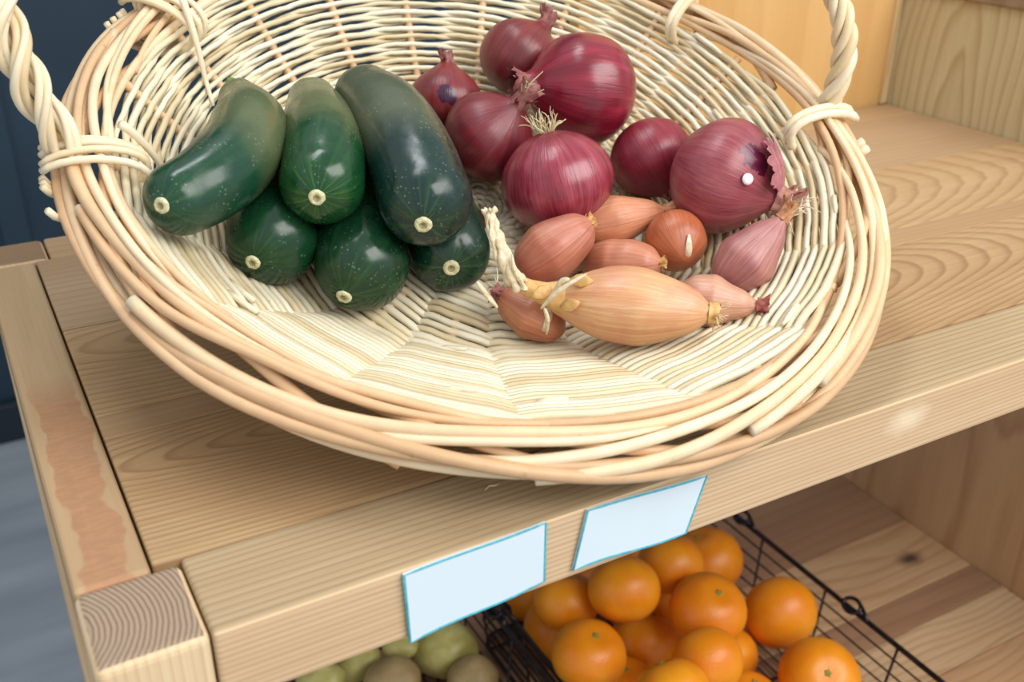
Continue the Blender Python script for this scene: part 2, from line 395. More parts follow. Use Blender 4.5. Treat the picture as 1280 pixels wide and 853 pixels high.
card([(.1408, -.0012), (.2168, .0012), (.2168, -.0352), (.1425, -.0428)], 'blank white price card with teal edge, left of two, above the pale potatoes')
card([(.2412, -.0002), (.3172, -.0042), (.3068, -.0382), (.2342, -.0352)], 'slanted blank white price card with teal edge, right of two, above the oranges')

# ------------------------------------------------------------------ the basket
BO = Vector((.3110, .5723, .1276))
BU = Vector((.99929, 0, .0376)).normalized(); BW = Vector((-.03487, -.37426, .92667)).normalized(); BV = BW.cross(BU).normalized()
BM = Matrix.Identity(4)
for i in range(3): BM[i][0] = BU[i]; BM[i][1] = BV[i]; BM[i][2] = BW[i]; BM[i][3] = BO[i]
RR = .233; DEP = .075
def zs(r):
    x = max(0, (r - .147) / (RR - .147)); return -DEP + (DEP - .004) * x ** 1.25
# arc-length table of the bowl profile
TAB = [(0., 0.)]
for i in range(1, 467):
    r0, r1 = (i - 1) * .0005, i * .0005
    TAB.append((TAB[-1][0] + math.hypot(.0005, zs(r1) - zs(r0)), r1))
SMAX = TAB[-1][0]
def prof(s):
    s = max(0, min(SMAX, s)); lo, hi = 0, len(TAB) - 1
    while hi - lo > 1:
        md = (lo + hi) // 2
        if TAB[md][0] < s: lo = md
        else: hi = md
    r = TAB[hi][1]; z = zs(r); dz = (zs(r + .001) - zs(max(0, r - .001))) / .002 if r > .001 else 0
    nl = math.hypot(1, dz); return r, z, -dz / nl, 1 / nl
KS = 18                                     # stakes; closer together at the back
def phase(th): return KS / 2 * (th + .16 * math.sin(th - PI / 2) * -1 * -1) if False else KS / 2 * th - KS / 2 * .17 * math.cos(th)
basket = thing('wicker_basket', BO, 'large round shallow wicker basket with two rope handles, tipped forward on the shelf', 'basket')
basket.matrix_world = BM
def zs2(r, th):                               # the wall is splayed a little wider at the front
    f = max(0, -math.sin(th)); st = .147 - .026 * f
    x = max(0, (r - st) / (RR - st)); return -DEP + (DEP - .004) * x ** (1.25 - .17 * f)
def bowl(th, s, off):
    r = prof(s)[0]; z = zs2(r, th); dz = (zs2(r + .001, th) - zs2(max(0, r - .001), th)) / .002
    nl = math.hypot(1, dz); nr, nz = -dz / nl, 1 / nl; return Vector(((r + nr * off) * math.cos(th), (r + nr * off) * math.sin(th), z + nz * off))
wv = MB(); rng = random.Random(3)
NROW = 41; s = .016
rows = []
while s < SMAX - .003:
    rows.append(s); s += .0064
for ri, s0 in enumerate(rows):
    r0 = prof(s0)[0]
    nsamp = max(48, int(KS * 10 * min(1, .35 + r0 / .2)))
    for st in (0, 1):
        npc = rng.choice((2, 3, 3)) if r0 > .05 else 1
        cuts = sorted(rng.random() * 2 * PI for _ in range(npc))
        vals = [(rng.choice((.2, .45, .6, .75, .9)) + rng.uniform(-.1, .1), rng.uniform(.88, 1.14)) for _ in range(npc)]
        ds = rng.uniform(-.0004, .0004); sd = rng.random() * 100
        pts, rad, ton = [], [], []
        for k in range(nsamp):
            th = 2 * PI * k / nsamp
            ph = phase(th) + PI * st
            pi_ = sum(1 for c in cuts if c < th) % npc
            front = .5 - .5 * math.sin(th)
            amp = .0024 + .0005 * front
            wob = noise.noise(Vector((math.cos(th) * 2.5, math.sin(th) * 2.5, sd))) * .0014
            off = amp * math.sin(PI / 2 * max(-1, min(1, 1.45 * math.cos(ph))))
            sl = .0029 * (.4 + .95 * front) * math.sin(ph) * abs(math.sin(ph)) ** .5
            pts.append(bowl(th, s0 + ds + wob + sl, off))
            taper = 1 - .12 * abs(math.sin(ph))
            rad.append((.00205 + .00090 * front) * vals[pi_][1] * taper); ton.append(max(0, min(1, vals[pi_][0])))
        wv.tube(pts, rad, 6, ton, closed=True)
# a few cut willow ends standing proud of the weave
for _ in range(26):
    th = rng.random() * 2 * PI; s0 = rng.choice(rows[6:]); L = rng.uniform(.012, .03)
    P_ = [bowl(th + t * L / max(.05, prof(s0)[0]), s0 + .002 * t, .0038 + .002 * t) for t in (0, .33, .66, 1)]
    wv.tube(P_, [.0012, .0019, .0019, .0017], 6, rng.uniform(.5, 1))
body = wv.build('woven_bowl', M['weave'], basket)
for j in range(KS):
    # stake where strand A or B passes fully over it
    th = 2 * PI * j / KS
    for _ in range(6): th -= (phase(th) - PI * j) / (KS / 2 * (1 + .17 * math.sin(th)))
    sk = MB(); jj = rng.uniform(-.008, .008)
    P_ = [bowl(th + jj * t / 24, SMAX * t / 24, .0002) for t in range(2, 25)]
    sk.tube(P_, .0031, 8, rng.uniform(.1, .45))
    sk.build('stake', M['rim'], basket)

# border: thick rods laid in a spiral from the inside edge to the outside
def ring(th, c, lift):
    """c 0 (inner edge) .. 1 (outer edge) across the plaited border"""
    pr = [(0, .2300, -.0030), (.2, .2365, .0030), (.45, .2455, .0050), (.7, .2545, .0005), (.88, .2600, -.0060), (1, .2625, -.0125)]
    for (a, b) in zip(pr, pr[1:]):
        if c <= b[0] or b is pr[-1]:
            t = (c - a[0]) / (b[0] - a[0]); r = a[1] + (b[1] - a[1]) * t; z = a[2] + (b[2] - a[2]) * t; break
    nx, nz = (c - .35) * 1.1, 1; nl = math.hypot(nx, nz)
    r += lift * nx / nl; z += lift * nz / nl
    z += .0012 * math.sin(2 * th + .7); r += .0012 * math.sin(3 * th + 1)
    return Vector((r * math.cos(th), r * math.sin(th), z))
bd = MB(); rng = random.Random(11)
for j in range(20):                              # under layer: steep diagonals
    t0 = 2 * PI * j / 20 + rng.uniform(-.05, .05); L = rng.uniform(.5, .7)
    P_ = [ring(t0 + L * t / 14, .05 + .9 * t / 14, -.0062 + .002 * math.sin(PI * t / 14)) for t in range(15)]
    bd.tube(P_, rng.uniform(.0027, .0036), 8, rng.uniform(.0, .5))
NB = 20
for j in range(NB):                              # main rods: thick end outside, run round and dive inside
    t0 = 2 * PI * j / NB + rng.uniform(-.1, .1); L = rng.uniform(1.35, 1.9); n = 54
    r0 = rng.uniform(.0030, .0041); c0 = rng.uniform(.62, .9); sd = rng.random() * 50; tn = rng.uniform(.2, .9)
    P_, R_, T_ = [], [], []
    for i in range(n + 1):
        t = i / n; th = t0 + L * t
        c = c0 * (1 - t) ** .8 + .02 + .09 * noise.noise(Vector((t * 4, sd, 0)))
        lift = .0028 * math.sin(t * PI * 3.2 + sd) * (1 - .4 * t) + .0006 - .004 * max(0, t - .85) / .15
        P_.append(ring(th, max(0, min(1, c)), lift)); R_.append(r0 * (1 - .38 * t)); T_.append(tn if i else 1.)
    bd.tube(P_, R_, 9, T_)
for (c0, a, lf, r0) in ((.90, .11, .0008, .0034), (.90, -.11, .0008, .0036), (.9, .06, -.0065, .003), (.10, .09, -.001, .0028)):
    n = 150; sd = rng.random() * 9
    P_ = [ring(2 * PI * i / n, max(0, min(1, c0 + a * math.sin(2 * PI * i / n * 4 + sd))), lf + .0022 * math.cos(2 * PI * i / n * 5 + sd)) for i in range(n)]
    tt = [.5 + .35 * math.sin(2 * PI * i / n * 1.0 + sd * 3) for i in range(n)]
    bd.tube(P_, r0, 9, tt, closed=True)
bd.build('plaited_rim', M['rim'], basket)

# rope handles
def handle(tha, thb, rb, height, lean, lab, seed, bundle=3, rs=.0030, hr=.0072, turns=5.0, bulge=.1):
    rg = random.Random(seed)
    A = Vector((rb * math.cos(tha), rb * math.sin(tha), -.004)); B = Vector((rb * math.cos(thb), rb * math.sin(thb), -.004))
    Mid = (A + B) / 2; out = Mid.normalized(); out.z = 0
    D = Vector((0, 0, 1)) * math.cos(lean) + out * math.sin(lean); X = (B - A) / 2
    def ax(t):
        a = PI * t; return Mid - X * math.cos(a) * (1 + bulge * math.sin(a)) + D * (height * math.sin(a) ** .8)
    n = 150; mb = MB()
    C_ = [ax(i / n) for i in range(n + 1)]
    for b in range(bundle):
        for kx in range(3 if bundle == 3 else 1):
            P_, R_, T_ = [], [], []; tn = rg.uniform(.3, .95)
            for i in range(n + 1):
                T = (C_[min(n, i + 1)] - C_[max(0, i - 1)]).normalized()
                N = (D.cross(X)).normalized(); N = (N - T * N.dot(T)).normalized(); Bn = T.cross(N)
                a = 2 * PI * b / bundle + turns * 2 * PI * i / n
                rr = hr * (1 + .14 * math.sin(i * .21 + b * 2 + seed))
                ctr = C_[i] + (N * math.cos(a) + Bn * math.sin(a)) * rr
                if bundle == 3:
                    a2 = a + PI / 2 + kx * 2.1 + 1.3 * math.sin(i * .045 + b)
                    ctr = ctr + (N * math.cos(a2) + Bn * math.sin(a2)) * rs * 1.0
                P_.append(ctr); R_.append(rs * (1 + .16 * math.sin(i * .13 + b * 2 + kx * 1.7))); T_.append(tn + .1 * math.sin(i * .1 + kx))
            mb.tube(P_, R_, 7, T_)
    h = mb.build('handle', M['handle'], basket, label=lab)
    for e, th in enumerate((tha, thb)):           # rods that tie the rope over the border
        ls = MB()
        for w_ in range(4 if bundle == 3 else 2):
            dt = (w_ - 1.2) * .028 * (1 if e == 0 else -1) + rg.uniform(-.012, .012); skew = rg.uniform(.02, .1); P_ = []
            for i in range(19):
                a = 2 * PI * i / 18 * .93 + .3
                r = .2425 + .0285 * math.cos(a); z = -.002 + (.0135 if math.sin(a) > 0 else .019) * math.sin(a)
                tt = th + dt + (skew * i / 18 if bundle == 3 else -.09 * i / 18)
                P_.append(Vector((r * math.cos(tt), r * math.sin(tt), z)))
            ls.tube(P_, rs * .85, 7, rg.uniform(.55, 1.))
        for w_ in range((3, 1)[e] if bundle == 3 else 0): # loose tails going down inside the bowl
            dt = rg.uniform(-.07, .09); P_ = []
            for i in range(12):
                t = i / 11; r = .226 - .034 * t - .003 * math.sin(PI * t); tt = th + dt * (.3 + t) + .05 * t
                P_.append(Vector((r * math.cos(tt), r * math.sin(tt), .016 * (1 - t) ** 1.5 + (zs(r) + .006) * min(1, t * 1.6) + .004 * (1 - t))))
            ls.tube(P_, [.0026 - .0014 * i / 11 for i in range(12)], 7, rg.uniform(.7, 1.))
        ls.build('lashing', M['handle'], h)
handle(math.radians(170), math.radians(131), .252, .122, math.radians(21), 'thick left handle of many loosely twisted rods', 5, 3, .0026, .0066, 4.6)
handle(math.radians(-10), math.radians(25), .250, .096, math.radians(-3), 'slimmer right handle of cleanly twisted rods', 9, 4, .0036, .0052, 4.4, .16)

# wooden riser that tips the basket forward (stands behind and under it)
bevel_box('wooden_riser', (.20, .42, .675, .735, .0002, .0655), W['rear'], None, .003, label='plain wooden block under the raised back of the wicker basket', cat='block')

# ------------------------------------------------------------------ zucchinis
def hit(o, d, c, r):
    """first point of the ball (c, r) met when looking from o along d"""
    L = c - o; t = L.dot(d); q2 = r * r - (L.length_squared - t * t)
    return o + d * (t - math.sqrt(max(0, q2)))
def px_dir(px, py):
    x, y = (px - 640) / F_PX, (py - 426.5) / F_PX
    return (r_ * x + d_ * y + f_).normalized()
def zucchini(pts, scar, label, cols, idx, stem=.0045):
    P0 = [Vector(p[:3]) for p in pts]; R0 = [p[3] for p in pts]
    tip = hit(CAM, px_dir(*scar), P0[0], R0[0]); d0 = (tip - P0[0]).normalized()
    C_ = catmull([tuple(p) + (r,) for p, r in zip(P0, R0)], 8)
    P_ = [Vector(c[:3]) for c in C_]; R_ = [c[3] for c in C_]
    r = R_[0]; dF = ((P_[0] - P_[3]).normalized() * .75 + d0 * .25).normalized()
    caps = []                                     # rounded blossom end
    for a in (90 - 4, 78, 68, 58, 48, 38, 29, 20, 11, 4):
        a = math.radians(a); caps.append((P_[0] + dF * (r * .92 * math.sin(a)), r * math.cos(a) ** .88))
    P_, R_ = P_[1:], R_[1:]
    dB = (P_[-1] - P_[-2]).normalized(); rb = R_[-1]
    back = []
    for a in (12, 26, 40, 54, 66):
        a = math.radians(a); back.append((P_[-1] + dB * (rb * 1.0 * math.sin(a)), max(.0085, rb * math.cos(a))))
    allp = caps + list(zip(P_, R_)) + back
    org = P0[len(P0) // 2].copy()
    mb = MB(); sides = 40; V, S = [], []; N = None; n = len(allp)
    L = [0]
    for i in range(1, n): L.append(L[-1] + (allp[i][0] - allp[i - 1][0]).length)
    for i, (p, rr) in enumerate(allp):
        if i < len(caps): T = -dF
        elif i < len(caps) + 5: T = (-dF).lerp((allp[i + 1][0] - allp[i - 1][0]).normalized(), (i - len(caps) + 1) / 6).normalized()
        else: T = (allp[min(n - 1, i + 1)][0] - allp[i - 1][0]).normalized()
        N = T.orthogonal() if N is None else (N - T * N.dot(T)); N.normalize(); B = T.cross(N)
        for k in range(sides):
            a = 2 * PI * k / sides
            fac = 1 + .010 * math.cos(5 * a + idx) * min(1, i / 10) + .012 * noise.noise(Vector((math.cos(a), math.sin(a), L[i] * 30 + idx * 5)))
            V.append(p + (N * math.cos(a) + B * math.sin(a)) * rr * fac - org); w0 = V[-1] + org - P0[0]; pp = (w0 - d0 * w0.dot(d0)); ql = max(1e-6, pp.length); E1 = d0.orthogonal().normalized(); E2 = d0.cross(E1)
            S.append((pp.dot(E1) / ql, pp.dot(E2) / ql, (tip - org - V[-1]).length / (L[-1] * .98)))
    F = [tuple(range(sides))[::-1], tuple((n - 1) * sides + k for k in range(sides))]
    for i in range(n - 1):
        for k in range(sides):
            l = (k + 1) % sides; F.append((i * sides + k, i * sides + l, (i + 1) * sides + l, (i + 1) * sides + k))
    mb.add(V, F, .5, S)
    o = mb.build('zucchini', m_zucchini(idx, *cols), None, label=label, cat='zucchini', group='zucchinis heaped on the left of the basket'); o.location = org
    # blossom scar: low corky button with a dimple
    sc = MB(); rs = .0041 + .0003 * (idx % 3); bv = BVHTree.FromPolygons([tuple(x) for x in V], F); hl, hn, _, _ = bv.ray_cast(CAM - org, px_dir(*scar))
    if hl is None: hl, hn = tip - org, d0
    if hn.dot(px_dir(*scar)) > 0: hn = -hn
    T = (hn * .8 + d0 * .2).normalized(); N = T.orthogonal().normalized(); B = T.cross(N); base = hl - T * .0002
    prf = [(1.12, -.0016), (1.1, .0002), (1.0, .0012), (.8, .0016), (.5, .0014), (.28, .0005), (.12, .0003), (.0, .0004)]
    V, F = [], []
    for (a_, h) in prf:
        for k in range(20):
            a = 2 * PI * k / 20; w_ = 1 + .09 * noise.noise(Vector((math.cos(a) * 2, math.sin(a) * 2, idx)))
            V.append(base + T * (h + .0002 * math.sin(7 * a)) + (N * math.cos(a) + B * math.sin(a)) * rs * a_ * w_)
    for i in range(len(prf) - 1):
        for k in range(20): l = (k + 1) % 20; F.append((i * 20 + k, i * 20 + l, (i + 1) * 20 + l, (i + 1) * 20 + k))
    sc.add(V, F); so = sc.build('blossom_scar', [M['scar'], M['scar_mid']], o, label='pale corky blossom scar')
    for p in so.data.polygons[-60:]: p.material_index = 1
    # five-sided stem
    st = MB(); E = allp[-1][0] - org; V, F = [], []
    dS = (dB + Vector((0, 0, .15))).normalized(); N = dS.orthogonal().normalized(); B = dS.cross(N)
    for i, (h, rr) in enumerate(((-.004, .0105), (.001, .0082), (.004, .0070), (stem, .0074), (stem + .001, .005))):
        for k in range(20):
            a = 2 * PI * k / 20; w_ = 1 + .16 * math.cos(5 * a)
            V.append(E + dS * h + (N * math.cos(a) + B * math.sin(a)) * rr * w_)
    for i in range(4):
        for k in range(20): l = (k + 1) % 20; F.append((i * 20 + k, i * 20 + l, (i + 1) * 20 + l, (i + 1) * 20 + k))
    F.append(tuple(80 + k for k in range(20)))
    st.add(V, F); st.build('stem', M['stem'], o)
    return o
Zc = ((20, 58, 42), (34, 84, 46), (112, 122, 74))
ZD = [
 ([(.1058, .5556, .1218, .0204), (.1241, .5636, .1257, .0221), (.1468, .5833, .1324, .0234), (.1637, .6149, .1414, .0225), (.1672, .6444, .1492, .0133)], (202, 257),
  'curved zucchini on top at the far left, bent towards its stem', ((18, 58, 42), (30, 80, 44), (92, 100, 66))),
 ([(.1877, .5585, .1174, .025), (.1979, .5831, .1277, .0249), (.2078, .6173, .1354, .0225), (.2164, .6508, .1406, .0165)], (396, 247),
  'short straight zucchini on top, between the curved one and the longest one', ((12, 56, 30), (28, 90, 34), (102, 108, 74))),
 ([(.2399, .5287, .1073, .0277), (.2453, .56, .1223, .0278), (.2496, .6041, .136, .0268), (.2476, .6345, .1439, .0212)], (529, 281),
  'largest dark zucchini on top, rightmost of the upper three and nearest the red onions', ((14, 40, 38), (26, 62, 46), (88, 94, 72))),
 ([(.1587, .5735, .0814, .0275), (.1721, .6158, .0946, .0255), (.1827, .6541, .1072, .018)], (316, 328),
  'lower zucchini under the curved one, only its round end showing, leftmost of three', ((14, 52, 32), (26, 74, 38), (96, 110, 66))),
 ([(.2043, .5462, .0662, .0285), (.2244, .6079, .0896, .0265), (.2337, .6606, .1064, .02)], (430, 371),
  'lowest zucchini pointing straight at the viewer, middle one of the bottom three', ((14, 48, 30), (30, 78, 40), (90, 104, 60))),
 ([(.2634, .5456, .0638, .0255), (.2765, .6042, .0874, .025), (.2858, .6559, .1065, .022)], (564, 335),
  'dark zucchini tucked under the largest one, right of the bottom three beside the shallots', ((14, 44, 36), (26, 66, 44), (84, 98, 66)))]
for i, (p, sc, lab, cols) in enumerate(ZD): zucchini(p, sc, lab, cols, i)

# ------------------------------------------------------------------ bulbs
def bulb(name, ctr, axis, prof_, scale, mat, label, cat, group, seed, ribs=.012, sides=48, squash=1.0):
    """lathe about local z with gentle ribs; origin at the bulb's centre, z towards the neck"""
    mb = MB(); V, F = [], []; pr = catmull(prof_, 5); n = len(pr)
    for i, (z, r) in enumerate(pr):
        r = max(r, .0)
        for k in range(sides):
            a = 2 * PI * k / sides; c, s_ = math.cos(a), math.sin(a)
            w_ = 1 + ribs * noise.noise(Vector((c * 4, s_ * 4, z * .6 + seed))) * 1.6 + .05 * noise.noise(Vector((c * .9, s_ * .9, z * .8 + seed * 3))) + ribs * .35 * math.sin(13 * a + seed)
            V.append(Vector((c * r * w_, s_ * r * w_ * squash, z)) * scale)
    for i in range(n - 1):
        for k in range(sides): l = (k + 1) % sides; F.append((i * sides + k, i * sides + l, (i + 1) * sides + l, (i + 1) * sides + k))
    F.append(tuple(range(sides))[::-1]); F.append(tuple((n - 1) * sides + k for k in range(sides)))
    mb.add(V, F)
    o = mb.build(name, mat, None, label=label, cat=cat, group=group); o.location = ctr
    o.rotation_mode = 'QUATERNION'; o.rotation_quaternion = Vector(axis).to_track_quat('Z', 'Y')
    return o
def root_tuft(o, z, n, length, rad, seed, spread=.6, part='root_tuft', up=-1, mat='root', r0=.002):
    rg = random.Random(seed); mb = MB()
    for i in range(n):
        a = rg.random() * 2 * PI; sp = rg.uniform(.1, spread); L = length * rg.uniform(.45, 1)
        p = Vector((math.cos(a) * r0, math.sin(a) * r0, z)); d = Vector((math.cos(a) * sp, math.sin(a) * sp, up)).normalized(); pts = [p]
        for k in range(6):
            d = (d + Vector((rg.uniform(-1, 1), rg.uniform(-1, 1), rg.uniform(-1, 1))) * .33).normalized(); p = p + d * L / 6; pts.append(p)
        mb.tube(pts, [rad, rad, rad * .9, rad * .8, rad * .7, rad * .55, rad * .3], 5)
    return mb.build(part, M[mat], o)
def dry_neck(o, z0, h, r0, mat, seed, flare=1.3, bend=(.2, .1), part='dry_neck', flaps=5):
    """crumpled papery neck: a ruffled tube with torn flaps"""
    rg = random.Random(seed); mb = MB(); V, F = [], []; n = 9; sides = 24
    for i in range(n):
        t = i / (n - 1); r = r0 * (1.25 - .75 * t + flare * .55 * t * t); cx_ = Vector((bend[0] * h * t * t, bend[1] * h * t * t, z0 + h * t))
        for k in range(sides):
            a = 2 * PI * k / sides; w_ = 1 + (.12 + .4 * t) * noise.noise(Vector((math.cos(a) * 2.2, math.sin(a) * 2.2, t * 1.5 + seed))) + .14 * math.sin(6 * a + seed)
            zz = h * .3 * t * noise.noise(Vector((math.cos(a) * 3, math.sin(a) * 3, seed + 7)))
            V.append(cx_ + Vector((math.cos(a) * r * w_, math.sin(a) * r * w_, zz)))
    for i in range(n - 1):
        for k in range(sides): l = (k + 1) % sides; F.append((i * sides + k, i * sides + l, (i + 1) * sides + l, (i + 1) * sides + k))
    mb.add(V, F)
    for _ in range(flaps):
        a = rg.random() * 2 * PI; b = Vector((math.cos(a) * r0, math.sin(a) * r0, z0 + h * rg.uniform(.1, .7))); d = Vector((math.cos(a), math.sin(a), rg.uniform(.2, 1.4))).normalized()
        pts = [b + d * (h * .16 * k) + Vector((0, 0, .0006 * math.sin(k * 2))) for k in range(5)]
        mb.tube(pts, [r0 * .3, r0 * .34, r0 * .26, r0 * .15, r0 * .04], 6, flat=.18)
    return mb.build(part, mat, o)
def cam_dir(x, y, z): return (RIGHT * x + UP * y + BACKV * z).normalized()     # right, up, towards the viewer

ONION = [(-.93, .0), (-.93, .10), (-.87, .36), (-.72, .64), (-.45, .89), (-.1, 1.0), (.22, .965), (.5, .80), (.72, .56), (.88, .33), (1.0, .20), (1.1, .15), (1.13, .0)]
TALL = [(-.96, .0), (-.95, .12), (-.87, .42), (-.68, .72), (-.38, .93), (0., 1.0), (.34, .95), (.62, .77), (.84, .50), (.98, .28), (1.1, .18), (1.14, .0)]
og = 'red onions heaped at the back of the basket'
OD = [ # centre, radius, neck direction, profile, base/light/dark, label, extras
 ((.4112, .6265, .1331), .0407, cam_dir(-.93, .02, .30), TALL, ((120, 20, 38), (158, 40, 62), (88, 22, 36)), 'largest glossy red onion on top of the heap, neck pointing left', 'neck'),
 ((.3955, .6931, .1451), .0300, cam_dir(.62, .74, .05), TALL, ((108, 34, 38), (138, 56, 56), (80, 28, 32)), 'dull red onion at the very back, dry neck sticking up beside the basket wall', 'neck'),
 ((.3269, .6797, .1234), .0272, cam_dir(.05, .98, .1), ONION, ((118, 34, 38), (140, 54, 54), (80, 28, 40)), 'small red onion with a purple bare spot, peeping out behind the largest zucchini', 'bare'),
 ((.3336, .6239, .1096), .0330, cam_dir(.62, .55, .55), ONION, ((106, 26, 36), (132, 44, 50), (76, 20, 28)), 'dark shaded red onion beside the zucchinis, its shrivelled neck turned to the right', 'neck'),
 ((.3504, .5592, .0911), .0380, cam_dir(.22, -.93, -.28), ONION, ((130, 26, 46), (174, 76, 92), (100, 22, 38)), 'shiny ribbed red onion in front with a tuft of pale roots on top', 'roots'),
 ((.441, .5782, .0907), .0305, cam_dir(.35, -.72, .2), ONION, ((126, 30, 46), (150, 50, 64), (92, 22, 36)), 'smooth red onion wedged between the root-tufted one and the peeling one', 'none'),
 ((.4501, .509, .095), .0387, cam_dir(.80, -.42, .30), ONION, ((140, 56, 66), (168, 90, 96), (108, 38, 50)), 'pinkish red onion on the far right with cracked peeling skin', 'peel')]
for i, (c, R_, ax, pf, cols, lab, ex) in enumerate(OD):
    patch = None
    qd = ax.to_track_quat('Z', 'Y').inverted()
    if ex == 'bare': patch = (qd @ cam_dir(.05, -.05, 1), .25, (66, 30, 58))
    if ex == 'peel': patch = (qd @ cam_dir(.42, .22, .88), .30, (92, 22, 52))
    mt = m_bulb('red_onion_skin_%d' % i, *cols, freq=6.5, rough=.27 if i in (0, 4) else .36, patch=patch, coat=.3 if i in (0, 4) else .12)
    o = bulb('red_onion', c, ax, pf, R_ * .985, mt, lab, 'onion', og, i * 1.7, .013)
    top = pf[-2][0] * R_
    if ex == 'neck': dry_neck(o, top - .006, .017, R_ * .17, M['redneck'], i + 2, 1.6, (.3, .1))
    elif ex in ('none', 'bare'): dry_neck(o, top - .004, .009, R_ * .16, M['redneck'], i + 2, 1.2)
    if ex == 'roots':
        root_tuft(o, -R_ * .90, 34, .020, .00055, 3, 1.5, r0=.004)
        dry_neck(o, top - .004, .010, R_ * .16, M['redneck'], 4, 1.2)
    elif i == 3: root_tuft(o, R_ * 1.12, 7, .024, .0006, 8, .9, up=1, part='neck_fibre')
    if ex == 'peel':
        # torn outer skin: curled flaps lifting off the bulb, and the frayed neck with fibres
        fl = MB(); nc = qd @ cam_dir(.86, .12, .50); e1 = nc.orthogonal().normalized(); e2 = nc.cross(e1); left = qd @ cam_dir(-.8, .1, .6); V, F = [], []
        na, nr_ = 96, 12
        for j_ in range(nr_ + 1):
            for k_ in range(na):
                be = 2 * PI * k_ / na; dirv = e1 * math.cos(be) + e2 * math.sin(be); fr_ = max(0, dirv.dot(left))
                amax = .52 + .16 * noise.noise(Vector((math.cos(be) * 2.2, math.sin(be) * 2.2, 3))) + .10 * noise.noise(Vector((math.cos(be) * 8, math.sin(be) * 8, 5)))
                al = amax * (.02 + .98 * j_ / nr_); lift = .012 + (.02 + .10 * fr_) * (j_ / nr_) ** 4 + .012 * noise.noise(dirv * 3 + Vector((al * 3, 0, 0)))
                V.append((nc * math.cos(al) + dirv * math.sin(al)) * R_ * (1 + lift))
        for j_ in range(nr_):
            for k_ in range(na): l_ = (k_ + 1) % na; F.append((j_ * na + k_, j_ * na + l_, (j_ + 1) * na + l_, (j_ + 1) * na + k_))
        fl.add(V, F)
        fo = fl.build('peeling_skin', m_bulb('loose_onion_skin', (160, 84, 98), (190, 124, 126), (120, 52, 66), rough=.4), o)
        sm = fo.modifiers.new('thick', 'SOLIDIFY'); sm.thickness = .0004; sm.offset = 0
        dot = MB(); nd = qd @ cam_dir(.20, -.18, .96); T = nd; N = T.orthogonal().normalized(); B = T.cross(N); V, F = [], []
        for (a_, h) in ((1, .99), (.9, 1.010), (.5, 1.020), (.25, 1.012), (0, 1.012)):
            for k in range(14): an = 2 * PI * k / 14; V.append(T * (R_ * h) + (N * math.cos(an) + B * math.sin(an)) * (.0038 * a_))
        for a_ in range(4):
            for k in range(14): l = (k + 1) % 14; F.append((a_ * 14 + k, a_ * 14 + l, a_ * 14 + 14 + l, a_ * 14 + 14 + k))
        V = [v - T * (R_ * .015) for v in V]; dot.add(V, F); dot.build('white_spot', flatmat('white_spot_skin', (226, 220, 226), .4, (240, 236, 240), 300), o, label='small round white spot on the onion')
        dry_neck(o, top - .004, .014, R_ * .2, flatmat('dry_pink_neck', (150, 92, 84), .6, (186, 136, 116), 260, bump=.4), 12, 1.8)
        root_tuft(o, top + .004, 9, .026, .0006, 18, .8, up=1, part='neck_fibre', mat='straw')

# shallots: (points from root end to neck end)
SD = [
 ([(.3117, .5185, .0589, .0173), (.3252, .514, .0677, .0193), (.3325, .5117, .0737, .0152)], ((184, 108, 84), (206, 140, 112), (150, 70, 64)), 'coppery shallot lying against the front red onion, pink ring at its end', 'ring', 1),
 (None, ((198, 126, 88), (218, 156, 118), (166, 92, 64)), 'long copper shallot at the back with its frayed neck under the red onions', 'neck', 2),
 ([(.4032, .4957, .0624, .0202)], ((176, 92, 56), (196, 116, 76), (140, 66, 40)), 'small round orange-brown shallot with a straw strip, in the middle of the shallots', 'strip', 3),
 ([(.3574, .5134, .049, .0152), (.3647, .5032, .0525, .0162), (.3722, .4917, .0542, .0140)], ((190, 118, 88), (212, 148, 116), (156, 88, 68)), 'shallot mostly hidden behind the big golden one, under the long one', 'plain', 4),
 ([(.4161, .4533, .0516, .0150), (.4261, .4518, .0638, .0192), (.4355, .4493, .0737, .0140)], ((166, 100, 96), (196, 140, 132), (132, 72, 80)), 'pink-purple shallot on the far right, its neck reaching up to the peeling onion', 'neck', 5),
 ([(.3796, .4428, .0471, .0155), (.3887, .4352, .0492, .0164), (.3968, .4259, .0475, .0105)], ((198, 142, 114), (216, 168, 140), (166, 106, 88)), 'pale pink shallot poking out right of the big golden one, dark red tip', 'tip', 6),
 ([(.3536, .4256, .053, .0171), (.3364, .4413, .0519, .0232), (.3148, .4599, .0526, .0178)], ((208, 150, 102), (228, 182, 136), (200, 124, 100)), 'big golden shallot in front with a long twisted straw neck', 'long', 7),
 ([(.2995, .4841, .0314, .0122), (.293, .4928, .0358, .0163), (.2864, .5011, .0398, .0122)], ((184, 112, 80), (206, 138, 104), (150, 84, 60)), 'small brown shallot below the twisted straw neck, leftmost of the shallots', 'left', 8)]
sg = 'shallots at the front right of the basket'
def ray_pt(px, py, t): return CAM + px_dir(px, py) * t
